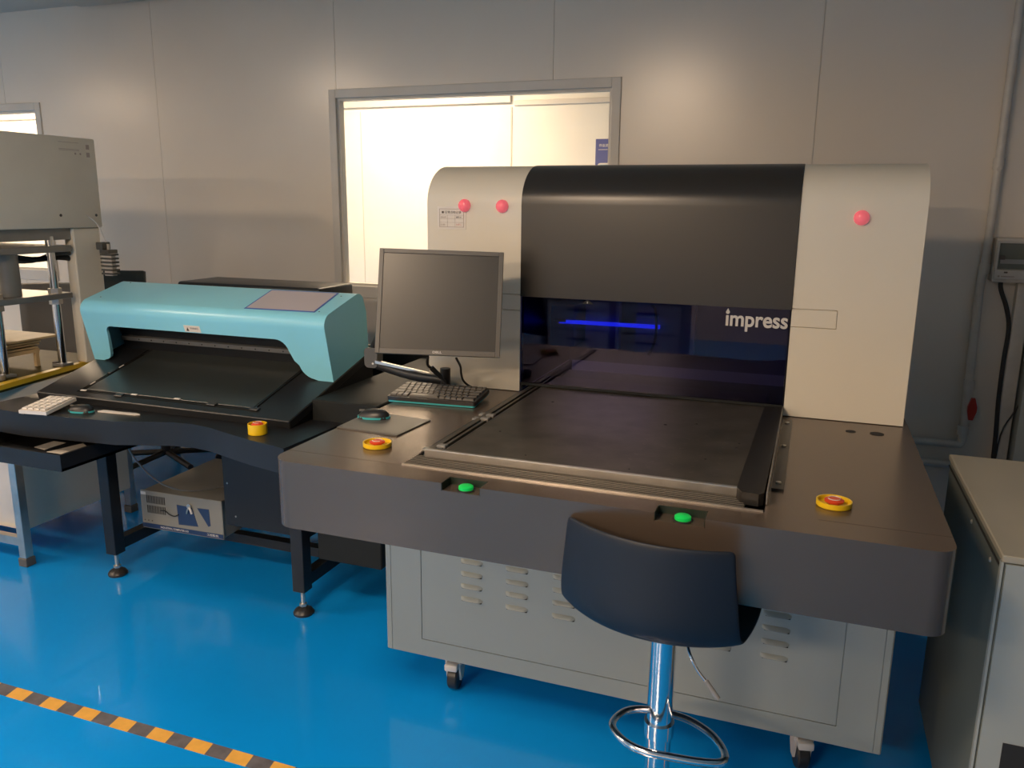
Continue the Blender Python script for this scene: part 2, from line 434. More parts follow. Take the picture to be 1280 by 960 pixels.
# green buttons in notches
for (a, b, lab) in ((-.728, -.635, 'left'), (-.258, -.158, 'right')):
    c = (a+b)/2+.004
    pk = MB().box(a+.001, b-.001, 1.5355, 1.582, .830, .8335).build('button_pocket', BROWN, PM)
    MB().box(a+.0005, b-.0005, 1.5805, 1.5828, .8335, .8495).box(a+.0002, a+.0015, 1.5355, 1.5805, .8335, .8495).box(b-.0015, b-.0002, 1.5355, 1.5805, .8335, .8495).build('pocket_wall', PWALL, pk)
    MB().lathe([(.020, 0), (.020, .002), (.017, .003)], (c, 1.556, .8335), seg=24).build('ring', BLACKP, pk)
    MB().lathe([(.0165, 0), (.0165, .007), (.014, .009), (0, .0105)], (c, 1.556, .8355), seg=28).build('push_button', GREENB, pk)
# emergency buttons
def estop(parent, c, r=.037, h=.012, label=None, th=.003):
    x, y, z = c
    e = MB().lathe([(r*.95, 0), (r, .002), (r, h), (r-th, h), (r-th*1.6, .004), (0, .0035)], c, seg=36).build('emergency_button_guard', YEL, parent, label=label)
    MB().lathe([(.011, 0), (.011, h*.4), (.019, h*.5), (.0195, h*.8), (.014, h*.98), (0, h*1.03)], (x, y, z+.003), seg=28).build('button_cap', RED, e)
    a = MB()
    for s in (0, math.pi):
        pts = [(x+.0125*math.cos(s+t), y+.0125*math.sin(s+t), z+.0038+h*1.0) for t in [math.radians(q) for q in range(20, 150, 16)]]
        a.tube(pts, .0009, 6, smooth=2)
    a.build('arrow_mark', WHITEP, e)
    return e
estop(PM, (-.995, 1.727, ZT), .036, label='red emergency button in a yellow ring at the left of the table')
estop(PM, (.080, 1.712, ZT), .035, label='red emergency button in a yellow ring at the right of the table')
for (x, r) in ((.133, .013), (.199, .018)):
    MB().lathe([(r, 0), (r, .001), (r-.003, .0015), (r-.003, .0005)], (x, 2.335, ZT), seg=24).build('cable_grommet', SEAMD, PM)

# upper housing
YU, ZH = 2.440, 1.572
def profile(y0, zlow, dz=0, yback=3.08):
    ry, rz = .165, .125
    p = [(y0, zlow)]
    for k in range(13):
        t = math.radians(90*k/12); p.append((y0+ry*(1-math.cos(t)), ZH+dz-rz+rz*math.sin(t)))
    p += [(yback-.1, ZH+dz), (yback, ZH+dz-.1), (yback, zlow)]
    return p
hl = MB().prism(profile(YU, .852), -1.197, -.871, axis='x').bevel(.003, 2, 40).build('housing_left', BEIGE, PM, smooth=25, label='beige left column of the housing')
hr = MB().prism(profile(YU, .852), -.048, .272, axis='x').bevel(.003, 2, 40).build('housing_right', BEIGE, PM, smooth=25, label='beige right column of the housing')
g = .0022
def groove(x0, x1, z0, z1):
    return [MB().box(x0, x1, 2.3, YU+.006, z1-g, z1), MB().box(x0, x1, 2.3, YU+.006, z0, z0+g)]
cut(hl, groove(-1.0, -.85, 1.116, 1.169)+[MB().box(-1.0, -.9985, 2.3, YU+.006, 1.116, 1.169)])
cut(hr, groove(-.06, .074, 1.114, 1.168)+[MB().box(.0725, .074, 2.3, YU+.006, 1.114, 1.168)])
bc = MB().prism(profile(YU-.004, 1.163, .002), -.870, -.049, axis='x').bevel(.002, 1, 40).build('front_cover', BLACKC, PM, smooth=25, label='curved satin black upper cover')
bb = MB()
bb.box(-.870, -.049, 3.0, 3.07, .86, 1.163)
bb.build('interior_back', INTER, PM)
MB().box(-.8695, -.866, 2.46, 3.0, .86, 1.162).build('interior_side', DARK, PM)
MB().box(-.053, -.0495, 2.46, 3.0, .86, 1.162).build('interior_side', DARK, PM)
MB().box(-.866, -.053, YU-.001, YU+.003, .882, 1.162).build('viewing_pane', TINT, PM, label='blue tinted glossy viewing pane')
MB().box(-.866, -.053, YU-.001, YU+.012, .874, .8825).build('pane_bottom_rail', MATTE, PM)
cg = MB().box(-.864, -.775, 2.74, 2.95, .955, 1.105).bevel(.004, 1).build('reflection_box', INTER, PM)  # added box with handle, stands in for a cabinet reflected in the pane
MB().box(-.845, -.805, 2.730, 2.742, 1.045, 1.055).build('reflection_box_handle', BLACKP, cg)
MB().box(-.74, -.62, 2.76, 2.80, .955, 1.15).build('interior_panel', INTER, PM)
MB().box(-.56, -.36, 2.76, 2.80, .955, 1.15).build('interior_panel', INTER, PM)
MB().box(-.83, -.475, 2.735, 2.75, 1.040, 1.052).build('light_bar', LED, PM, label='glowing blue light bar behind the pane')
MB().tube([(-.50, 2.72, 1.12), (-.487, 2.71, 1.11), (-.478, 2.70, 1.05), (-.482, 2.70, 1.0), (-.50, 2.70, .955)], .005).build('interior_cable', LEADM, PM)
wt = MB().prism([(-.668, 1.149), (-.630, 1.149), (-.649, 1.1625)], YU-.0022, YU-.0012, axis='y').build('warning_triangle', SEAMD, PM)
MB().box(-.651, -.6475, YU-.003, YU-.0022, 1.151, 1.157).build('exclamation_mark', PGREY, wt)
# wordmark
lg = text('\u0131mpress', 'wordmark', LOGO, PM, (-.229, YU-.0018, 1.093), (1, 0, 0), (0, 0, 1), width=.173, height=.046, bold=.022, depth=.0004, label='silver wordmark reading impress')
MB().lathe([(.0055, 0), (.0055, .0008)], (-.2245, YU-.0018, 1.1475), axis=(0, -1, 0), seg=16).build('ink_drop_dot', LOGO, PM)
MB().prism([(-.2292, 1.1500), (-.2198, 1.1500), (-.2245, 1.1590)], YU-.0027, YU-.0019, axis='y').build('ink_drop_tip', LOGO, PM)
# indicator buttons on the columns
for (x, z) in ((-1.064, 1.444), (-.935, 1.443), (.111, 1.423)):
    y0 = YU if z < 1.447 else YU
    b_ = MB().lathe([(.0205, -.002), (.0205, .004), (.019, .009), (.014, .015), (.007, .018), (0, .0188)], (x, y0, z), axis=(0, -1, .02), seg=28)
    b_.build('red_button', PINKR, PM)
st = MB().box(-1.160, -1.060, YU-.0012, YU-.0002, 1.368, 1.441).build('inspection_sticker', PAPER, PM, label='white printed inspection card under the left red button')
fr = MB()
for q in ((-1.153, -1.067, 1.432, 1.4335), (-1.153, -1.067, 1.375, 1.3765), (-1.153, -1.1515, 1.375, 1.433), (-1.0685, -1.067, 1.375, 1.433),
          (-1.153, -1.067, 1.413, 1.4137), (-1.153, -1.067, 1.402, 1.4027), (-1.153, -1.067, 1.390, 1.3907), (-1.125, -1.1243, 1.375, 1.413), (-1.098, -1.0973, 1.375, 1.413)):
    fr.box(q[0], q[1], YU-.0018, YU-.0013, q[2], q[3])
fr.build('ruled_lines', PALEINK, st)
text('■ 日常点检记录', 'card_title', INK, st, (-1.144, YU-.0016, 1.418), (1, 0, 0), (0, 0, 1), width=.068, height=.009)
text('设备名称', 'card_text', PALEINK, st, (-1.149, YU-.0016, 1.404), (1, 0, 0), (0, 0, 1), width=.020, height=.006)
text('编号 01', 'card_text', INK, st, (-1.094, YU-.0016, 1.404), (1, 0, 0), (0, 0, 1), width=.018, height=.006)
text('负责人', 'card_text', REDINK, st, (-1.094, YU-.0016, 1.380), (1, 0, 0), (0, 0, 1), width=.020, height=.007)
text('日期', 'card_text', PALEINK, st, (-1.149, YU-.0016, 1.380), (1, 0, 0), (0, 0, 1), width=.016, height=.006)
# lower cabinet
YC = 1.98
cab = MB().box(-1.125, .258, YC, 3.0, .120, ZB-.001).bevel(.003, 1).build('lower_cabinet', GREYC, PM, label='grey-green steel cabinet under the table')
cc = []
for (a, b, c_, d_) in ((-1.0075, -1.005, .175, .70), (.148, .1505, .175, .70), (-1.0075, .1505, .175, .1775)):
    cc.append(MB().box(a, b, YC-.1, YC+.004, c_, d_))
cc += [MB().box(-1.1075, -1.1060, YC-.1, YC+.003, .1, .7), MB().box(.2385, .2400, YC-.1, YC+.003, .1, .7)]
cut(cab, cc)
for cx in (-.845, -.707, -.569, -.290, -.151, -.012):
    for zz in (.450, .411, .373, .333):
        lv = MB()
        n = 8; L = .068
        rows = []
        for i in range(n+1):
            t = i/n; x = cx-L/2+L*t; e = min(1, 6*t, 6*(1-t)); h = .009*math.sin(e*math.pi/2)
            rows.append([lv.bm.verts.new((x, YC+.0005, zz+.008)), lv.bm.verts.new((x, YC-h*.6, zz+.004)), lv.bm.verts.new((x, YC-h, zz-.003)), lv.bm.verts.new((x, YC+.0005, zz-.003))])
        for a, b in zip(rows, rows[1:]):
            for k in range(3): lv.bm.faces.new((a[k], a[k+1], b[k+1], b[k]))
        lv = lv.build('louver', GREYC, PM, smooth=50)
        MB().box(cx-L/2+.006, cx+L/2-.002, YC-.0068, YC-.0005, zz-.0045, zz-.0031).build('louver_shadow_strip', SEAMD, lv)  # dark strip put in for the shadow below the louver lip
def caster(x, y, rz, first=False):
    mt = Matrix.Translation((x, y, 0)) @ Matrix.Rotation(rz, 4, 'Z')
    c = MB().box(-.032, .032, -.030, .030, .113, .1195)
    c.box(-.026, .026, -.022, .024, .085, .113)
    for s in (-1, 1):
        c.prism([(-.030, .113), (.030, .113), (.026, .06), (.010, .032), (-.012, .032), (-.022, .07)], s*.020-.003, s*.020+.003, axis='x')
    c.bevel(.003, 2); c.xf(mt)
    c = c.build('caster', WHITEP, PM)
    wv = MB().lathe([(.012, -.0155), (.036, -.0155), (.040, -.011), (.040, .011), (.036, .0155), (.012, .0155)], (0, -.002, .0402), axis=(1, 0, 0), seg=28)
    wv.xf(mt).build('wheel', BLACKP, c)
    fo = MB().box(-.020, .020, -.050, -.026, .078, .100).bevel(.005, 2).xf(mt).build('brake_pedal', WHITEP, c)
caster(-.925, 2.04, .12); caster(.075, 2.04, .25); caster(-.925, 2.9, 0); caster(.075, 2.9, 0)

# ------------------------------------------------------------------ things on the printer table
# mouse pad
pad = MB().prism([(-1.181, 1.835), (-.990, 1.822), (-.977, 1.995), (-1.150, 2.015), (-1.181, 1.94)], ZT+.0003, ZT+.0035)
solo(pad, 'mouse_pad', GREYP, 'flat dark grey mouse pad on the brown table, left of the platen', 'mouse pad', (-1.08, 1.91, ZT+.0003))
def mouse(name, c, rz, label, sc=1.0, top=BLACKP):
    t = thing(name, label, 'mouse', c, rz)
    def shell(z0, z1, rx, ry, flat):
        b = MB(); n = 20; rings = []
        for j in range(7):
            a = j/6*math.pi/2; k = math.cos(a)**flat
            ring = []
            for i in range(n):
                th = 2*math.pi*i/n
                x = rx*math.copysign(abs(math.cos(th))**.8, math.cos(th))*k; y = ry*math.copysign(abs(math.sin(th))**.8, math.sin(th))*k
                ring.append(b.bm.verts.new((x, y, z0+(z1-z0)*math.sin(a)*(1+.12*x/rx))))
            rings.append(ring)
        for a, c2 in zip(rings, rings[1:]):
            for i in range(n): b.bm.faces.new((a[i], a[(i+1) % n], c2[(i+1) % n], c2[i]))
        b.bm.faces.new(rings[0][::-1]); b.bm.faces.new(rings[-1])
        return b.xf(Matrix.Translation(c) @ Matrix.Rotation(rz, 4, 'Z') @ Matrix.Scale(sc, 4))
    shell(.0, .030, .052, .031, .75).build('mouse_body', top, t, smooth=60)
    b = MB().prism([(.054*math.cos(q)*1, .0325*math.sin(q)) for q in [2*math.pi*i/24 for i in range(24)]], .001, .0075).xf(Matrix.Translation(c) @ Matrix.Rotation(rz, 4, 'Z') @ Matrix.Scale(sc, 4))
    b.build('base_strip', CYAN, t, label='cyan rim round the base')
    MB().box(-.048, -.030, -.003, .003, .020, .0265).bevel(.001, 1).xf(Matrix.Translation(c) @ Matrix.Rotation(rz, 4, 'Z') @ Matrix.Scale(sc, 4)).build('scroll_wheel', GREYP, t)
    return t
mouse('computer_mouse', (-1.135, 1.955, ZT+.0036), -1.35+math.pi*.5, 'black computer mouse with cyan rim on the grey mouse pad', .88)
# keyboard
KO = Vector((-1.200, 2.148, ZT+.0005)); KA = math.radians(5.0)
KM = Matrix.Translation(KO) @ Matrix.Rotation(KA, 4, 'Z') @ Matrix.Rotation(math.radians(3.5), 4, 'X')
kb = thing('keyboard', 'compact dark keyboard with a cyan underside in front of the monitor', 'keyboard', tuple(KO), KA)
MB().prism(rrect(0, .285, 0, .155, .008), .007, .019).bevel(.0015, 1, 50).xf(KM).build('keyboard_case', BLACKP, kb)
MB().prism(rrect(.002, .283, .002, .153, .008), .001, .007).xf(KM).build('underside', CYAN, kb, label='cyan lower shell')
key = {}
rows = [(14, 0), (14, .004), (14, .008), (13, .012)]
kx = .273/14.6
for r in range(5):
    y = .128-r*.0285
    x = .006; ks = []
    if r == 0: ws = [1]*14+[.6]
    elif r == 1: ws = [1.3]+[1]*12+[1.3]
    elif r == 2: ws = [1.6]+[1]*11+[2.0]
    elif r == 3: ws = [2.0]+[1]*10+[1, 1.6]
    else: ws = [1.2, 1, 1, 5.4, 1, 1, 1, 1, 2]
    for wk in ws:
        k_ = round(wk, 2)
        if k_ not in key:
            b = MB().prism([(0, 0), (kx*wk-.002, 0), (kx*wk-.002, .025), (0, .025)], 0, .0055)
            for v in b.bm.verts:
                if v.co.z > .003: v.co.x = (v.co.x-kx*wk/2)*.90+kx*wk/2; v.co.y = (v.co.y-.0125)*.88+.0125
            me = D.meshes.new('key'); b.bm.normal_update(); bmesh.ops.recalc_face_normals(b.bm, faces=b.bm.faces); b.bm.to_mesh(me); b.bm.free(); me.materials.append(KEYG); key[k_] = me
        o = D.objects.new('key', key[k_]); COL.objects.link(o); o.parent = kb
        o.matrix_basis = Matrix.Rotation(math.radians(3.5), 4, 'X') @ Matrix.Translation((x, y-.002, .019))
        x += kx*wk
# monitor (centre, yaw and backward tilt measured from its four corners)
mc, ma, mt_, mr = Vector((-1.036, 2.185, 1.162)), .339, .283, -.025
MX = Vector((math.cos(ma), math.sin(ma), 0)); MF = Vector((math.sin(ma), -math.cos(ma), 0))
MU = Vector((0, 0, 1))*math.cos(mt_)-MF*math.sin(mt_)
MX, MU = MX*math.cos(mr)+MU*math.sin(mr), MU*math.cos(mr)-MX*math.sin(mr)
MN = MX.cross(MU)          # points to the viewer
MM = Matrix.Identity(4)
for i in range(3): MM[i][0] = MX[i]; MM[i][1] = MU[i]; MM[i][2] = MN[i]; MM[i][3] = mc[i]
mon = thing('monitor', 'grey framed flat square monitor, screen off, on a black arm beside the printer', 'monitor', (-1.10, 2.36, ZT))
W2_, H2_ = .186, .158
bz = MB(); bw = .0135
for q in ((-W2_, -W2_+bw, -H2_, H2_), (W2_-bw, W2_, -H2_, H2_), (-W2_+bw, W2_-bw, H2_-bw, H2_), (-W2_+bw, W2_-bw, -H2_, -H2_+.0165)):
    bz.box(q[0], q[1], q[2], q[3], -.018, 0)
bz.bevel(.0012, 1).xf(MM).build('bezel', BEZEL, mon)
MB().box(-W2_+bw, W2_-bw, -H2_+.0165, H2_-bw, -.012, -.003).xf(MM).build('screen', SCREEN, mon, label='dark matte screen')
bk = MB().box(-W2_+.002, W2_-.002, -H2_+.002, H2_-.002, -.024, -.018).box(-.11, .11, -.10, .10, -.046, -.024).bevel(.006, 2).xf(MM).build('rear_shell', BLACKP, mon)
text('DELL', 'maker_badge', LOGO, mon, mc+MX*(-.0135)+MU*(-H2_+.0055), MX, MU, width=.027, height=.0068, bold=.02, depth=.0006)
for i in range(5):
    MB().box(.098+i*.014, .104+i*.014, -H2_+.006, -H2_+.0085, 0, .0008).xf(MM).build('control_button', GREYP, mon)
# monitor arm clamped on the table
MB().box(-1.130, -1.076, 2.338, 2.395, ZT+.0005, ZT+.010).bevel(.002, 1).build('clamp_plate', STEEL, mon)
MB().cone((-1.10, 2.36, ZT+.008), (-1.10, 2.36, .925), .017, seg=20).build('arm_post', BLACKP, mon)
MB().tube([(-1.095, 2.36, .885), (-1.24, 2.39, .885), (-1.385, 2.42, .905)], .017, 12).build('lower_arm', BLACKP, mon)
MB().prism([(-1.375, .915), (-1.17, .892), (-1.17, .898), (-1.375, .925)], 2.385, 2.397, axis='y').build('arm_highlight_strip', STEEL, mon, label='pale strip standing for the light along the lower arm')  # pale strip put in for light caught on the arm's top edge
MB().prism(rrect(-1.425, -1.375, .895, .965, .015), 2.40, 2.44, axis='y').bevel(.003, 1).build('elbow_joint', GREYP, mon)
MB().lathe([(.004, 0), (.003, .002)], (-1.392, 2.40, .910), axis=(0, -1, 0), seg=10).build('elbow_screw', WHITEP, mon)
MB().tube([(-1.40, 2.42, .96), (-1.30, 2.36, 1.06), (-1.06, 2.245, 1.155)], .014, 12).build('upper_arm', BLACKP, mon)
MB().cone(mc-MN*.046, mc-MN*.085, .030, seg=20).build('mounting_head', BLACKP, mon)
# cables under the monitor
def cable(name, pts, r, material, label, seg=8):
    lo = min(pts, key=lambda p: p[2])
    return solo(MB().tube(pts, r, seg), name, material, label, 'cable', tuple(lo))
mb_ = mc-MU*H2_-MN*.03
va = mb_-MX*.030-MU*.004
vc = MB().tube([va, (-1.128, 2.29, .945), (-1.108, 2.316, .918), (-1.090, 2.326, .892), (-1.072, 2.330, .866), (-1.050, 2.330, .8552)], .0042, 8)
vc.cone((-1.121, 2.300, .936), (-1.097, 2.323, .902), .0085, .0075, seg=12)
solo(vc, 'video_cable', LEADM, 'black cable with a thick plug hanging left below the monitor', 'cable', (-1.050, 2.330, .8552))
vb = mb_+MX*.055-MU*.004
cable('power_cable', [vb, (-1.006, 2.27, .955), (-1.030, 2.33, .918), (-1.036, 2.365, .885), (-1.018, 2.395, .860), (-.985, 2.415, .8545)], .0036, LEADM, 'thin black cable hanging below the middle of the monitor')

# ------------------------------------------------------------------ bar stool
sc_ = Vector((-.272, 1.445, 0)); sa = math.radians(-10)
sx_ = Vector((math.cos(sa), math.sin(sa), 0)); sy_ = Vector((-math.sin(sa), math.cos(sa), 0))
stool = thing('bar_stool', 'dark blue-black plastic bar stool on a chrome column in front of the printer', 'stool', (-.235, 1.600, 0))
# section through the shell: depth, height, half width, bow of the sides
prof = [(.002, .822, .174, .053), (0, .80, .176, .054), (-.004, .76, .180, .058), (-.009, .71, .186, .066), (-.014, .67, .190, .074), (-.012, .642, .192, .079),
        (.000, .624, .194, .076), (.022, .612, .195, .068), (.06, .606, .196, .05), (.12, .602, .196, .028), (.20, .600, .194, .010), (.29, .606, .186, -.005), (.35, .612, .170, -.02), (.366, .610, .164, -.024)]
sh = MB(); NU = 22; grid = []
for j, (py, pz, hw, bow) in enumerate(prof):
    row = []
    for i in range(NU+1):
        u = -1+2*i/NU
        lift = .016*abs(u)**4*(min(1, max(0, (j-5)/3)))
        row.append(sh.bm.verts.new(sc_+sx_*hw*u+sy_*(py+bow*u*u)+Vector((0, 0, pz+lift))))
    grid.append(row)
for a, b in zip(grid, grid[1:]):
    for i in range(NU): sh.bm.faces.new((a[i], a[i+1], b[i+1], b[i]))
shell = sh.build('seat_shell', STOOLM, stool, smooth=70, label='one-piece curved dark plastic seat and back')
md = shell.modifiers.new('thick', 'SOLIDIFY'); md.thickness = .008; md.offset = 0
md = shell.modifiers.new('sub', 'SUBSURF'); md.levels = 2; md.render_levels = 2
px, py = -.235, 1.600
MB().box(px-.06, px+.06, py-.05, py+.09, .580, .596).bevel(.003, 1).build('mounting_plate', BLACKP, stool)
MB().cone((px, py, .03), (px, py, .578), .0275, seg=32).build('column', CHROME, stool, label='chrome gas column')
MB().lathe([(.21, 0), (.21, .006), (.19, .014), (.10, .028), (.04, .045), (.03, .06)], (px, py, 0), seg=48).build('base', CHROME, stool)
ring = [(-.334, 1.575), (-.322, 1.625), (-.290, 1.652), (-.236, 1.660), (-.18, 1.654), (-.125, 1.620), (-.092, 1.570), (-.092, 1.535), (-.13, 1.520), (-.20, 1.512), (-.26, 1.512), (-.305, 1.535)]
MB().tube([(x, y, .325) for x, y in ring], .0085, 12, smooth=5, closed=True).build('foot_ring', CHROME, stool)
MB().cone((px, py, .312), (px, py, .345), .033, seg=28).build('ring_collar', CHROME, stool)
MB().tube([(-.175, 1.52, .583), (-.165, 1.50, .572), (-.150, 1.495, .548), (-.130, 1.49, .528)], .003, 8).build('lever', CHROME, stool)
MB().tube([(-.132, 1.49, .531), (-.105, 1.485, .500)], .0052, 10, smooth=1).build('lever_grip', GCABLE, stool)

# ================================================================== SCANNER STATION (teal hood)
ST = thing('optical_scanner', 'black sloping scanner station with a teal hood, left of the monitor', 'machine', (-2.1, 2.6, 0))
th = math.atan(.27)
BM = Matrix.Translation((0, 2.126, .757)) @ Matrix.Rotation(th, 4, 'X')   # local: x, s (up the slope), n
bed = MB().box(-2.652, -1.548, 0, .585, -.030, 0).bevel(.003, 1).xf(BM).build('sloping_bed', SBLACK, ST, label='sloping black bed')
cut(bed, [MB().box(-2.490, -2.468, .035, .55, -.004, .02).xf(BM), MB().box(-1.722, -1.706, .045, .55, -.004, .02).xf(BM), MB().box(-2.468, -1.722, .036, .050, -.004, .02).xf(BM)])
MB().box(-2.462, -1.728, .054, .57, -.002, .0025).bevel(.001, 1).xf(BM).build('glass_table', BEDM, ST)
MB().box(-2.483, -2.479, .04, .36, -.003, .003).xf(BM).build('guide_rail', DARK, ST)
MB().box(-2.473, -2.470, .04, .36, -.003, .002).xf(BM).build('guide_rail', DARK, ST)
MB().box(-2.466, -1.722, .040, .0425, -.003, .001).xf(BM).build('guide_rail', DARK, ST)
for (x, s_) in ((-2.29, .036), (-1.89, .046), (-1.715, .046)):
    MB().box(x-.018, x+.018, s_-.008, s_+.012, 0, .006).bevel(.002, 1).xf(BM).build('clamp', BLACKP, ST)
MB().box(-2.487, -2.468, .180, .215, 0, .007).bevel(.002, 1).xf(BM).build('clamp', BLACKP, ST)
for (x, s_, d_) in ((-2.235, .052, 0), (-2.047, .056, 0), (-2.462, .042, 0)):
    MB().box(x-.012, x+.012, s_-.004, s_+.004, .0025, .0045).xf(BM).build('white_tab', WHITEP, ST)
for s_ in (.10, .245): MB().box(-2.478, -2.474, s_-.012, s_+.012, .002, .004).xf(BM).build('white_tab', WHITEP, ST)
# hood
hood = MB()
P_ = [(.285, .0), (.292, .195)]
for k in range(9):
    t = math.radians(90*k/8); P_.append((.292+.045*(1-math.cos(t)), .195+.043*math.sin(t)))
P_.append((.525, .238))
for k in range(7):
    t = math.radians(90*k/6); P_.append((.525+.042*math.sin(t), .196+.042*math.cos(t)))
P_ += [(.571, .15), (.540, .0)]
hood.prism(P_, -2.652, -1.552, axis='x')
hood.xf(BM); hood = hood.build('hood', TEAL, ST, smooth=30, label='teal powder-coated scanner hood')
def arc(cx, cy, r, a0, a1, n=6): return [(cx+r*math.cos(math.radians(a0+(a1-a0)*k/n)), cy+r*math.sin(math.radians(a0+(a1-a0)*k/n))) for k in range(n+1)]
arch = [(-2.60, -.02), (-2.60, .003), (-2.582, .006), (-2.568, .014), (-2.560, .028), (-2.557, .045), (-2.546, .11)]+arc(-2.520, .122, .026, 180, 90, 5)
arch += [(-1.77, .148)]+arc(-1.765, .098, .05, 90, 12, 6)+[(-1.700, .070)]+arc(-1.622, .066, .062, 192, 264, 6)+[(-1.615, .0), (-1.615, -.02)]
cutm = MB().prism([(x, n_) for x, n_ in arch], .20, .50, axis='y')
left_cut = MB()  # left corner of the left foot stays straight
cutm.xf(BM)
cut(hood, [cutm, MB().box(-2.648, -1.556, .30, .535, -.01, .19).xf(BM)])
MB().box(-2.60, -1.60, .40, .53, .0005, .15).xf(BM).build('scan_head', SBLACK, ST)
MB().box(-2.59, -1.61, .385, .399, .045, .062).xf(BM).build('scan_bar', PGREY, ST, label='grey metal bar under the hood')
for i in range(14):
    x = -2.50+i*.062
    MB().lathe([(.003, 0), (.002, .002)], BM @ Vector((x, .385, .053)), axis=(0, -1, 0), seg=8).build('bar_screw', BLACKP, ST)
lb = MB().prism([(-2.158, .151), (-2.085, .151), (-2.088, .176), (-2.160, .176)], .2885, .2905, axis='y')
for v in lb.bm.verts: v.co.y = (.285+.007*v.co.z/.195)-(.0012 if v.co.y < .2895 else 0)
lb = lb.xf(BM).build('warning_label', PAPER, hood, label='small white warning label with a triangle')
tri = MB().prism([(-2.150, .155), (-2.137, .155), (-2.1435, .170)], .2885, .2890, axis='y')
for v in tri.bm.verts: v.co.y = (.285+.007*v.co.z/.195)-.0018
tri.xf(BM).build('label_triangle', INK, ST)
text('WARNING', 'label_word', INK, ST, BM @ Vector((-2.130, .2890, .163)), (1, 0, 0), BM.to_3x3() @ Vector((0, .036, 1)), width=.036, height=.007, depth=.0012)
for (x, s_) in ((-1.60, .35), (-1.60, .50), (-2.60, .36), (-2.60, .52)):
    MB().lathe([(.003, 0), (.002, .001)], BM @ Vector((x, s_, .238)), axis=(0, -.26, .96), seg=8).build('hood_screw', INK, ST)
# framed sheet lying on the hood
sl = thing('document_sleeve', 'pale sheet in a blue edged sleeve lying on the teal hood', 'document', tuple(BM @ Vector((-1.76, .42, .2385))))
q4 = [(-1.905, .335), (-1.612, .340), (-1.625, .528), (-1.918, .525)]
MB().prism(q4, .2385, .2395).xf(BM).build('blue_edge', BLUEF, sl)
c0 = Vector((sum(p[0] for p in q4)/4, sum(p[1] for p in q4)/4))
MB().prism([tuple(c0+(Vector(p)-c0)*Vector((.955, .93)).x if False else (c0.x+(p[0]-c0.x)*.955, c0.y+(p[1]-c0.y)*.925)) for p in q4], .2396, .2400).xf(BM).build('sheet', LILAC, sl)
# body under the bed, keyboard shelf, legs
MB().prism([(2.15, .700), (2.15, .732), (2.68, .875), (2.68, .66), (2.30, .66)], -2.645, -1.555, axis='x').build('bed_support', SBLACK, ST)
MB().box(-2.58, -1.86, 2.80, 3.06, .66, 1.110).bevel(.012, 3).build('rear_housing', SBLACK, ST)
fr_ = [(-2.74, 2.00), (-2.522, 1.985), (-2.30, 2.005), (-2.147, 2.020), (-2.05, 2.055), (-1.956, 2.085), (-1.88, 2.092), (-1.80, 2.078), (-1.70, 2.045), (-1.595, 2.012), (-1.44, 1.975)]
shelf = MB().prism([(x, y-.03) for x, y in fr_]+[(-1.43, 2.26), (-2.72, 2.26)], .648, .730).bevel(.004, 2, 50).build('keyboard_shelf', SBLACK, ST, smooth=45, label='curved black front shelf')
MB().box(-2.60, -1.50, 2.20, 3.12, .60, .659).build('apron', SBLACK, ST)
def leg(x, y):
    l = MB().box(x-.025, x+.025, y-.025, y+.025, .092, .70).bevel(.002, 1).build('leg', SBLACK, ST)
    MB().cone((x, y, .028), (x, y, .095), .008, seg=12).cone((x, y, .030), (x, y, .040), .014, seg=6).build('foot_bolt', STEEL, l)
    MB().lathe([(.036, 0), (.037, .008), (.030, .018), (.012, .028), (0, .030)], (x, y, 0), seg=28).build('levelling_foot', BLACKP, l)
for x in (-2.488, -1.622):
    for y in (2.258, 3.08): leg(x, y)
    MB().box(x-.020, x+.020, 2.287, 3.051, .105, .150).build('floor_rail', SBLACK, ST)
for y in (2.47, 2.85):
    MB().box(-2.468, -1.642, y, y+.04, .115, .1515).build('cross_rail', SBLACK, ST)
MB().box(-2.03, -1.66, 2.36, 3.02, .24, .60).bevel(.003, 1).build('electrical_enclosure', SBLACK, ST)
for (x, z) in ((-2.02, .41), (-1.99, .28)):
    MB().lathe([(.004, 0), (.003, .002)], (x+.01, 2.36, z), axis=(0, -1, 0), seg=8).build('enclosure_screw', STEEL, ST)
# right side body with the power socket
MB().box(-1.553, -1.30, 2.262, 3.18, .22, .800).bevel(.004, 1).build('side_housing', MATTE, ST)
MB().box(-1.90, -1.31, 3.10, 3.13, .33, .835).build('rear_panel', SBLACK, ST)
sk = MB().box(-1.574, -1.549, 2.244, 2.262, .672, .716).bevel(.002, 1).build('power_socket', PGREY, ST, label='small grey socket plate on the scanner side')
MB().box(-1.569, -1.554, 2.242, 2.2445, .680, .692).box(-1.569, -1.554, 2.242, 2.2445, .697, .708).build('socket_hole', SEAMD, sk)
estop(ST, (-1.612, 2.050, .730), .030, .034, 'yellow collared red emergency button on the black scanner shelf')
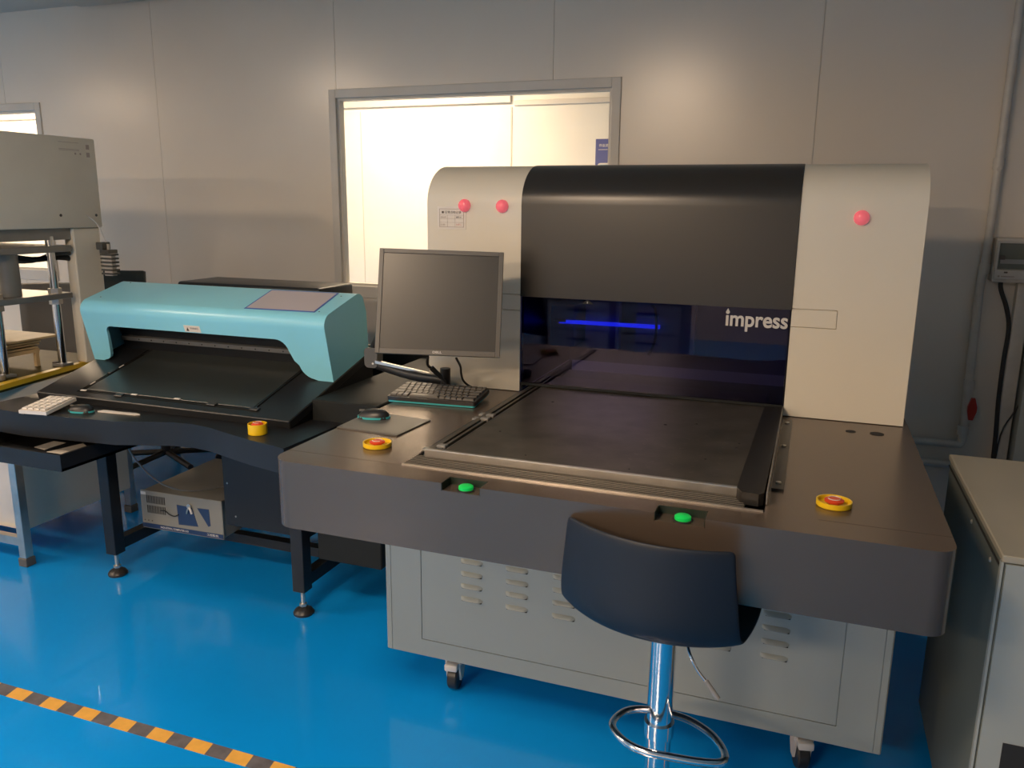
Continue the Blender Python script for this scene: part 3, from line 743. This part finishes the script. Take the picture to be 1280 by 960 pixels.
# drop tray under the shelf
tr_ = MB().box(-2.72, -2.262, 1.875, 2.20, .575, .584)
for q in ((-2.72, -2.262, 1.872, 1.884), (-2.72, -2.262, 2.19, 2.20)): tr_.box(q[0], q[1], q[2], q[3], .575, .632)
for q in ((-2.72, -2.71), (-2.272, -2.262)): tr_.box(q[0], q[1], 1.884, 2.19, .575, .632)
tr_.build('drop_tray', SBLACK, ST)
MB().box(-2.72, -2.27, 2.10, 2.16, .632, .650).build('tray_hanger', SBLACK, ST)
solo(MB().prism([(-2.47, 1.99), (-2.37, 1.97), (-2.33, 2.06), (-2.44, 2.12)], .5845, .5855), 'paper_sheet', PAPER, 'white paper corner showing in the tray below the scanner shelf', 'paper', (-2.40, 2.03, .5845))
solo(MB().prism([(-2.56, 2.02), (-2.50, 2.01), (-2.50, 2.10), (-2.56, 2.10)], .5845, .5855), 'paper_sheet', PAPER, 'smaller white paper scrap in the tray, left of the larger sheet', 'paper', (-2.53, 2.05, .5845))

# things on the scanner shelf
ZS = .730
KP = Matrix.Translation((-2.46, 1.950, ZS+.0005)) @ Matrix.Rotation(math.radians(8), 4, 'Z') @ Matrix.Rotation(math.radians(6), 4, 'X')
kp = thing('numeric_keypad', 'small white numeric keypad at the left end of the scanner shelf', 'keypad', (-2.46, 1.96, ZS+.0005))
MB().prism([(-.055, 0), (.055, 0), (.050, .150), (-.060, .150)], .002, .014).bevel(.002, 1).xf(KP).build('keypad_case', WHITEP, kp)
kme = None
for i in range(4):
    for j in range(5):
        if kme is None:
            b = MB().box(-.010, .010, -.012, .012, 0, .006).bevel(.0015, 1)
            kme = D.meshes.new('key'); b.bm.to_mesh(kme); b.bm.free(); kme.materials.append(WHITEP)
        o = D.objects.new('key', kme); COL.objects.link(o); o.parent = kp
        o.matrix_basis = WM[kp.name].inverted() @ KP @ Matrix.Translation((-.038+i*.0245, .020+j*.027, .0142))
for k in (-.046, .046):
    MB().box(k-.006, k+.006, .004, .014, -.003, .003).xf(KP).build('rubber_foot', GREYP, kp)
mouse('computer_mouse', (-2.345, 2.045, ZS+.0005), .15, 'black computer mouse with cyan rim beside the white keypad', .88)
bl_ = MB().prism([(-2.29, 2.062), (-2.14, 2.075), (-2.125, 2.085), (-2.145, 2.092), (-2.20, 2.086), (-2.285, 2.084)], ZS+.0005, ZS+.0045)
solo(bl_, 'plastic_scraper', WHITEP, 'flat white plastic strip on the shelf below the scanner bed', 'scraper', (-2.2, 2.08, ZS+.0005))

# industrial computer on the scanner's lower rails
PCA = .031
PCM_ = Matrix.Translation((-2.275, 2.398, .152)) @ Matrix.Rotation(PCA, 4, 'Z')
pc = thing('rack_computer', 'beige rack computer case with a vented front under the scanner station', 'computer', (-2.275, 2.398, .152), PCA)
w2 = .196; hh = .161
MB().box(-w2+.006, w2-.006, .004, .45, .001, hh-.003).bevel(.004, 1).xf(PCM_).build('case', PCM, pc)
fp = MB().box(-w2, w2, -.004, .004, .0, hh).bevel(.002, 1).xf(PCM_).build('front_panel', PCM, pc)
vt = MB()
for i in range(12):
    for j in range(2):
        vt.box(-.165+i*.0078, -.1615+i*.0078, -.0052, -.0040, .068+j*.042, .100+j*.042)
vt.xf(PCM_).build('vent_slots', SEAMD, pc, kind='stuff')
PB = mat('computer dark blue recess', (.02, .045, .12), .4)
MB().prism([(-.018, .120), (.055, .116), (.078, .040), (-.015, .036)], -.0052, -.0041, axis='y', mtx=PCM_).build('drive_recess', PB, pc)
MB().prism([(.080, .118), (.135, .120), (.138, .052), (.128, .046)], -.0052, -.0041, axis='y', mtx=PCM_).build('drive_recess', PB, pc)
MB().cone(PCM_ @ Vector((.045, -.004, .122)), PCM_ @ Vector((.045, -.012, .122)), .010, seg=16).build('lock', STEEL, pc)
MB().tube([PCM_ @ Vector(p) for p in ((.046, -.010, .121), (.040, -.014, .108), (.034, -.012, .092))], .003, 8).build('key', STEEL, pc)
MB().tube([PCM_ @ Vector(p) for p in ((.046, -.012, .120), (.055, -.014, .110), (.058, -.012, .094))], .0045, 8).build('key_tag', WHITEP, pc)
MB().box(-w2+.001, w2-.001, -.0050, -.0041, .004, .022).xf(PCM_).build('name_strip', PB, pc)
text('INDUSTRIAL COMPUTER 610', 'name_lettering', WHITEP, pc, PCM_ @ Vector((-.105, -.0052, .009)), (math.cos(PCA), math.sin(PCA), 0), (0, 0, 1), width=.135, height=.008, bold=.015, depth=.0006)
text('工控整机', 'name_lettering', WHITEP, pc, PCM_ @ Vector((.118, -.0052, .0085)), (math.cos(PCA), math.sin(PCA), 0), (0, 0, 1), width=.055, height=.010, bold=.01, depth=.0006)
MB().box(-w2+.004, -w2+.028, -.0050, -.0041, hh-.018, hh-.006).xf(PCM_).build('corner_badge', WHITEP, pc)
MB().tube([PCM_ @ Vector(p) for p in ((-.10, -.004, .084), (-.07, -.012, .088), (-.05, -.014, .078), (-.028, -.012, .072), (-.010, -.008, .080))], .0022, 8).build('front_cable', LEADM, pc)
for i in range(3):
    MB().lathe([(.003, 0), (.003, .001)], PCM_ @ Vector((-.182+i*.018, -.004, .034)), axis=(0, -1, 0), seg=8).build('indicator', INK, pc)
cable('loose_cable', [(-2.40, 2.26, .60), (-2.38, 2.28, .50), (-2.34, 2.33, .40), (-2.29, 2.38, .345), (-2.23, 2.45, .321), (-2.12, 2.60, .319), (-2.07, 2.72, .322), (-2.08, 2.80, .325)], .0032, GCABLE, 'grey cable hanging from the scanner and lying over the rack computer')

# ================================================================== PRESS at the left
PR = thing('hydraulic_press', 'cream laboratory press with chrome columns and a yellow edged table at the far left', 'machine', (-3.45, 2.4, 0))
XR = -2.95
MB().box(-4.05, XR, 1.75, 2.785, 1.333, 1.705).bevel(.006, 2).build('press_head', PRESSG, PR, label='cream box head of the press')
MB().box(XR-.07, XR-.015, 2.640, 2.780, .75, 1.333).box(-4.0, -3.945, 2.640, 2.780, .75, 1.333).bevel(.004, 1).build('press_column', PRESSG, PR)
MB().box(-4.0, XR-.03, 1.80, 2.64, 1.285, 1.333).build('crown_plate', PGREY, PR)
MB().box(XR-.003, XR+.001, 2.10, 2.115, 1.395, 1.415).build('socket_hole', SEAMD, PR)
for (y, z) in ((2.575, 1.386+.0), (2.755, 1.385), ):
    MB().lathe([(.006, 0), (.006, .002)], (XR, y, z), axis=(1, 0, 0), seg=10).build('dark_stud', INK, PR)
# rating plate of small printed squares at the upper corner
for (y, z, s_) in ((2.735, 1.672, .016), (2.735, 1.640, .016), (2.700, 1.640, .007), (2.675, 1.640, .007)):
    MB().box(XR, XR+.0015, y, y+s_, z-s_*.8, z+s_*.4).build('printed_mark', PALEINK, PR)
for z in (1.682, 1.655, 1.650):
    MB().box(XR, XR+.001, 2.60, 2.70, z, z+.0015).build('printed_line', PALEINK, PR)
def plate(z0, z1, y0, y1, name, material=PGREY, x1=XR-.012):
    return MB().box(-3.75, x1, y0, y1, z0, z1).bevel(.003, 1).build(name, material, PR)
plate(1.235, 1.262, 1.95, 2.625, 'upper_bolster'); plate(1.040, 1.064, 1.95, 2.605, 'middle_bolster', PGREY)
for (x, y) in ((-2.995, 2.275), (-2.995, 2.545), (-3.60, 2.275), (-3.60, 2.545)):
    c_ = MB().cone((x, y, .752), (x, y, 1.30), .017, seg=20).build('column', CHROME, PR)
    MB().cone((x, y, 1.064), (x, y, 1.085), .026, seg=6).cone((x, y, 1.018), (x, y, 1.040), .026, seg=6).build('column_nut', STEEL, c_)
    MB().box(x-.03, x+.03, y-.03, y+.03, .7515, .765).bevel(.003, 1).build('column_foot', PGREY, c_)
MB().cone((-3.045, 2.37, 1.066), (-3.045, 2.37, 1.235), .05, seg=28).build('ram', PGREY, PR)
MB().tube([(-3.1, 2.42, 1.225), (-3.05, 2.50, 1.205), (-3.02, 2.60, 1.21), (-3.0, 2.66, 1.20)], .012).build('hose', LEADM, PR)
MB().tube([(-3.15, 2.44, 1.20), (-3.10, 2.54, 1.195), (-3.02, 2.58, 1.225), (-2.99, 2.67, 1.225)], .009).build('hose', GREYP, PR)
MB().prism([(-2.893, 2.10), (-2.893, 2.171), (-3.02, 2.795), (-3.95, 2.795), (-3.95, 1.80), (-2.84, 1.80)], .722, .751).build('press_table', OLIVE, PR)
MB().prism([(-2.832, 1.80), (-2.886, 2.171), (-3.012, 2.795), (-3.030, 2.795), (-2.925, 2.171), (-2.872, 1.80)], .733, .7525).build('table_edge', YEDGE, PR, label='bright yellow edge strip of the press table')
MB().box(-3.95, -2.93, 1.85, 2.79, .622, .720).build('table_frame', PRESSG, PR)
MB().box(-3.95, -2.965, 1.90, 2.785, .56, .621).build('table_gap', GREYP, PR)
MB().box(-3.95, -2.935, 2.232, 2.785, .125, .585).bevel(.003, 1).build('base_cabinet', PRESSG, PR)
for (x, y) in ((-2.893, 2.19), (-3.90, 2.19), (-2.96, 2.80), (-3.90, 2.80)):
    l_ = MB().box(x-.018, x+.018, y-.018, y+.018, .035, .60).bevel(.002, 1).build('leg', STEEL, PR)
    MB().box(x-.022, x+.022, y-.022, y+.022, 0, .035).bevel(.002, 1).build('foot_cap', GREYP, l_)
MB().box(-3.882, -2.911, 2.176, 2.204, .085, .120).build('front_rail', STEEL, PR)
MB().box(-3.88, -2.935, 2.225, 2.232, .15, .45).build('front_panel', WHITEP, PR)
for (x, y) in ((-3.07, 2.21), (-3.02, 2.53)):
    MB().lathe([(.012, 0), (.012, .018), (.008, .02)], (x, y, .7515), seg=12).build('knob', INK, PR)
solo(MB().lathe([(.016, 0), (.018, .004), (.018, .018), (.014, .022)], (-2.965, 2.235, .7528), seg=16), 'metal_nut', PGREY, 'small grey metal nut on the yellow edge of the press table', 'nut', (-2.965, 2.235, .7528))
solo(box(-3.16, -3.06, 2.10, 2.17, .7515, .763, bevel=.004), 'dark_tool', GREYP, 'flat dark block lying on the press table near its left edge', 'tool', (-3.11, 2.135, .7515))
# small wooden stand with a board
ws = thing('wooden_stand', 'pale wooden rack holding flat boards on the press table', 'stand', (-3.25, 2.44, .7515))
MB().box(-3.50, -3.045, 2.33, 2.585, .872, .880).build('top_board', WOOD, ws, label='thin pale board on top')
for k, z in enumerate((.832, .848, .860)):
    MB().box(-3.48, -3.075+.01*k, 2.345, 2.50, z, z+.008).build('board', WOOD, ws)
MB().box(-3.50, -3.08, 2.34, 2.51, .812, .829).build('shelf_board', WOOD, ws)
for (x, y) in ((-3.09, 2.35), (-3.09, 2.50), (-3.48, 2.35), (-3.48, 2.50)):
    MB().box(x-.008, x+.008, y-.008, y+.008, .7515, .812).build('leg', WOOD, ws)
for (x, y) in ((-3.10, 2.36), (-3.10, 2.49)):
    MB().box(x-.010, x+.010, y-.010, y+.010, .829, .872).build('spacer', WOOD, ws)

# office chairs standing behind the press and the scanner
def chair(name, cx, cy, rz, zseat, label, backmat, headrest=False, h=.50):
    t = thing(name, label, 'chair', (cx, cy, 0), rz)
    T = Matrix.Translation((cx, cy, 0)) @ Matrix.Rotation(rz, 4, 'Z')
    MB().box(-.22, .22, -.22, .22, zseat-.07, zseat).bevel(.03, 3).xf(T).build('seat', FABRIC, t)
    b = MB()
    n = 10; rows = []
    for i in range(n+1):
        u = -1+2*i/n; row = []
        for j in range(7):
            v = j/6; wd = .20*(1-.10*(2*v-1)**2)
            yy = .20+.05*(1-u*u)+.03*math.sin(v*3)
            row.append(b.bm.verts.new((wd*u, yy, zseat+.08+h*v)))
        rows.append(row)
    for a, c_ in zip(rows, rows[1:]):
        for j in range(6): b.bm.faces.new((a[j], a[j+1], c_[j+1], c_[j]))
    bk_ = b.xf(T).build('backrest', backmat, t, smooth=60); md = bk_.modifiers.new('s', 'SOLIDIFY'); md.thickness = .035; md.offset = 0
    MB().cone((0, 0, .10), (0, 0, zseat-.07), .025).xf(T).build('column', BLACKP, t)
    MB().tube([T @ Vector(p) for p in ((0, .1, zseat-.08), (0, .25, zseat-.06), (0, .28, zseat+.1))], .018).build('back_support', BLACKP, t)
    for s in (-1, 1):
        MB().tube([T @ Vector(p) for p in ((s*.20, .1, zseat-.05), (s*.25, .1, zseat+.02), (s*.25, .05, zseat+.2), (s*.25, -.12, zseat+.21))], .018).build('armrest', BLACKP, t)
    for k in range(5):
        a = 2*math.pi*k/5+.3
        l_ = MB().tube([T @ Vector((0, 0, .10)), T @ Vector((.28*math.cos(a), .28*math.sin(a), .075))], .016, 8, smooth=1).build('leg', BLACKP, t)
        MB().lathe([(.026, -.012), (.028, 0), (.026, .012)], T @ Vector((.28*math.cos(a), .28*math.sin(a), .028)), axis=(math.sin(a+rz), -math.cos(a+rz), 0), seg=16).build('wheel', BLACKP, l_)
    return t
chair('office_chair', -3.26, 3.36, math.pi*.98, .53, 'dark teal mesh office chair standing behind the left end of the teal hood', MESHM, h=.50)
chair('office_chair', -3.95, 3.25, .5, .46, 'grey fabric office chair seen between the press columns', FABRIC, h=.44)
# ribbed cable connector standing above the chair, on the press column
rc = thing('signal_stack', 'dark ribbed connector stack on the right side of the press', 'connector', (-2.905, 2.76, 1.16))
MB().box(-2.950, -2.915, 2.735, 2.785, 1.238, 1.270).bevel(.003, 1).build('bracket', GREYP, rc)
MB().box(-2.930, -2.880, 2.735, 2.785, 1.222, 1.238).build('bracket', GREYP, rc)
MB().box(-2.925, -2.880, 2.748, 2.772, 1.125, 1.222).build('core', WHITEP, rc)
for k in range(6):
    MB().box(-2.935, -2.870, 2.740, 2.780, 1.130+k*.0165, 1.138+k*.0165).build('rib', GREYP, rc)
MB().cone((-2.905, 2.76, 1.238), (-2.905, 2.76, 1.262), .006, seg=12).build('stud', STEEL, rc)
MB().tube([(-2.945, 2.70, 1.385), (-2.935, 2.74, 1.35), (-2.93, 2.76, 1.30), (-2.915, 2.765, 1.255)], .003, 8).build('wire', WHITEP, rc)

# ================================================================== RIGHT SIDE
rcab = thing('grey_cabinet', 'pale grey steel cabinet standing right of the printer table', 'cabinet', (.75, 2.0, 0))
MB().box(.392, 1.25, 1.695, 2.385, .05, .785).bevel(.003, 1).build('body', mat('cabinet grey-green with painted shade', (.15, .17, .15), .45, var=.03), rcab)  # side shade is painted in: body darker than top and front
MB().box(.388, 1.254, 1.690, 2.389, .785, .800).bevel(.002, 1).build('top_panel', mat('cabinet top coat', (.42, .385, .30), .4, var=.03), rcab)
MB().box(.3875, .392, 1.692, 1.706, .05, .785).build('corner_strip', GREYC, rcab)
MB().box(.3885, .3915, 1.708, 2.385, .768, .771).build('seam', SEAMD, rcab)
MB().box(.47, 1.2, 1.75, 2.3, 0.0, .05).build('plinth', BLACKP, rcab)
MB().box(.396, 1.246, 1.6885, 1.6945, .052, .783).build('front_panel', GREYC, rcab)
MB().box(.436, 1.22, 1.6875, 1.6950, .055, .405).build('open_recess', SEAMD, rcab)
for y in (1.80, 2.02):
    MB().lathe([(.006, 0), (.004, .003)], (.392, y, .745), axis=(-1, 0, 0), seg=10).build('screw', STEEL, rcab)
# electrical box
eb = thing('distribution_box', 'white electrical distribution box with a clear cover on the right wall', 'electrical box', (.75, 3.66, 1.17))
MB().box(.654, .93, 3.615, 3.70, 1.172, 1.342).bevel(.004, 1).build('box_body', PIPEW, eb)
MB().box(.6575, .93, 3.609, 3.6155, 1.225, 1.328).build('cover_recess', SMOKE, eb)
dr = MB()
for q in ((.656, .664, 1.185, 1.330), (.660, .93, 1.322, 1.330), (.660, .93, 1.185, 1.222)): dr.box(q[0], q[1], 3.602, 3.616, q[2], q[3])
dr.bevel(.002, 1).build('cover_frame', PIPEW, eb)
MB().box(.668, .685, 3.600, 3.609, 1.26, 1.275).build('breaker_switch', INK, eb)
MB().box(.672, .93, 3.604, 3.609, 1.245, 1.262).build('breaker_row', PGREY, eb)
MB().box(.688, .700, 3.599, 3.602, 1.209, 1.215).build('latch', INK, eb)
MB().lathe([(.0035, 0), (.003, .001)], (.672, 3.602, 1.196), axis=(0, -1, 0), seg=12).build('round_mark', PALEINK, eb)
MB().box(.680, .725, 3.6005, 3.602, 1.194, 1.198).build('printed_name', PALEINK, eb)
# pipes
pp = thing('water_pipe', 'white plastic pipe running down the wall to an elbow with a red valve', 'pipe', (.64, 3.66, .5))
MB().tube([(.632, 3.665, 2.5), (.632, 3.665, 1.8), (.632, 3.665, 1.26), (.625, 3.668, 1.12), (.635, 3.668, .52)], .016, 14, smooth=3).build('riser', PIPEW, pp)
MB().tube([(.634, 3.668, .53), (.628, 3.665, .502), (.60, 3.66, .498), (.43, 3.66, .498)], .015, 14, smooth=3).build('branch', PIPEW, pp)
for z in (1.62, 1.22, .75, .56):
    MB().cone((.632, 3.667, z-.02), (.632, 3.667, z+.02), .0205, seg=16).build('coupling', PIPEW, pp)
MB().cone((.45, 3.66, .498), (.415, 3.66, .498), .019, seg=16).build('coupling', PIPEW, pp)
v_ = MB().cone((.640, 3.668, .665), (.640, 3.61, .665), .012, seg=12).build('valve_stem', PIPEW, pp)
MB().prism([(.635, .62), (.650, .62), (.660, .655), (.660, .675), (.650, .71), (.637, .71), (.627, .675), (.627, .655)], 3.595, 3.610, axis='y').build('valve_handle', mat('valve red', (.40, .03, .02), .4), pp, label='red valve handle')
MB().cone((.632, 3.70, 1.60), (.632, 3.64, 1.60), .008, seg=10).build('clip', PIPEW, pp)
solo(MB().tube([(.48, 3.66, .41), (.60, 3.66, .41), (.78, 3.66, .41)], .015, 12, smooth=1), 'lower_pipe', PIPEW,
     'short white horizontal pipe low on the wall behind the grey cabinet', 'pipe', (.6, 3.66, .395))
solo(box(.752, .80, 3.655, 3.70, 0, 1.170, bevel=.003), 'cable_trunking', PIPEW, 'vertical beige cable trunking below the distribution box', 'trunking', (.776, 3.68, 0))
cable('thick_black_cable', [(.690, 3.645, 1.172), (.695, 3.645, 1.14), (.722, 3.64, 1.07), (.738, 3.635, .99), (.735, 3.63, .86), (.737, 3.63, .70), (.745, 3.63, .55), (.75, 3.63, .35), (.75, 3.63, .05)], .0085, LEADM,
      'thick black cable dropping from the white distribution box')
cable('thin_black_cable', [(.84, 3.66, 1.0), (.835, 3.65, .85), (.832, 3.65, .74), (.80, 3.64, .66), (.762, 3.635, .56), (.757, 3.64, .35), (.757, 3.64, .1)], .003, LEADM,
      'thin black wire hanging at the right edge of the wall')
solo(box(.81, 1.5, 3.60, 3.70, .0, .95, bevel=.003), 'wall_duct', GREYC, 'tall grey-green duct panel on the wall at the right edge', 'duct', (1.1, 3.65, 0))
# poster in the corridor
po = thing('wall_poster', 'navy blue poster with white characters on the corridor wall', 'poster', (-1.2, CY-.004, 1.5))
MB().box(-1.387, -1.00, CY-.004, CY-.001, 1.35, 1.865).build('sheet', NAVY, po)
text('作业流程安全', 'poster_title', WHITEP, po, (-1.365, CY-.0045, 1.815), (1, 0, 0), (0, 0, 1), width=.125, height=.020, bold=.01)
MB().box(-1.368, -1.03, CY-.0055, CY-.0042, 1.797, 1.800).build('title_rule', WHITEP, po)
MB().prism(rrect(-1.372, -1.02, 1.37, 1.715, .02), CY-.0055, CY-.0042, axis='y').build('picture_frame', WHITEP, po)
MB().prism(rrect(-1.364, -1.028, 1.378, 1.705, .016), CY-.0066, CY-.0056, axis='y').build('picture', SKYB, po)
MB().prism([(-1.292, 1.74), (-1.270, 1.735), (-1.262, 1.785), (-1.278, 1.78), (-1.285, 1.762)], CY-.0055, CY-.0042, axis='y').build('emblem', WHITEP, po)

# low drawer units on the far side of the room: the tinted pane mirrors them
for k, (x, lab) in enumerate(((-2.95, 'leftmost'), (-2.30, 'middle'), (-1.65, 'rightmost'))):
    du = thing('drawer_unit', 'low grey drawer unit mirrored in the blue pane, '+lab+' of three', 'drawer unit', (x+.3, -2.6, 0), group='drawer units across the room')
    MB().box(x, x+.60, -2.9, -2.32, .04, .86).bevel(.004, 1).build('body', GREYC, du)
    MB().box(x+.03, x+.57, -2.85, -2.36, 0, .04).build('plinth', BLACKP, du)
    for z in (.06, .33, .60):
        d_ = MB().box(x+.01, x+.59, -2.32, -2.303, z, z+.25).bevel(.003, 1).build('drawer', PIPEW, du)
        MB().box(x+.20, x+.40, -2.303, -2.285, z+.17, z+.185).build('handle', BLACKP, d_)
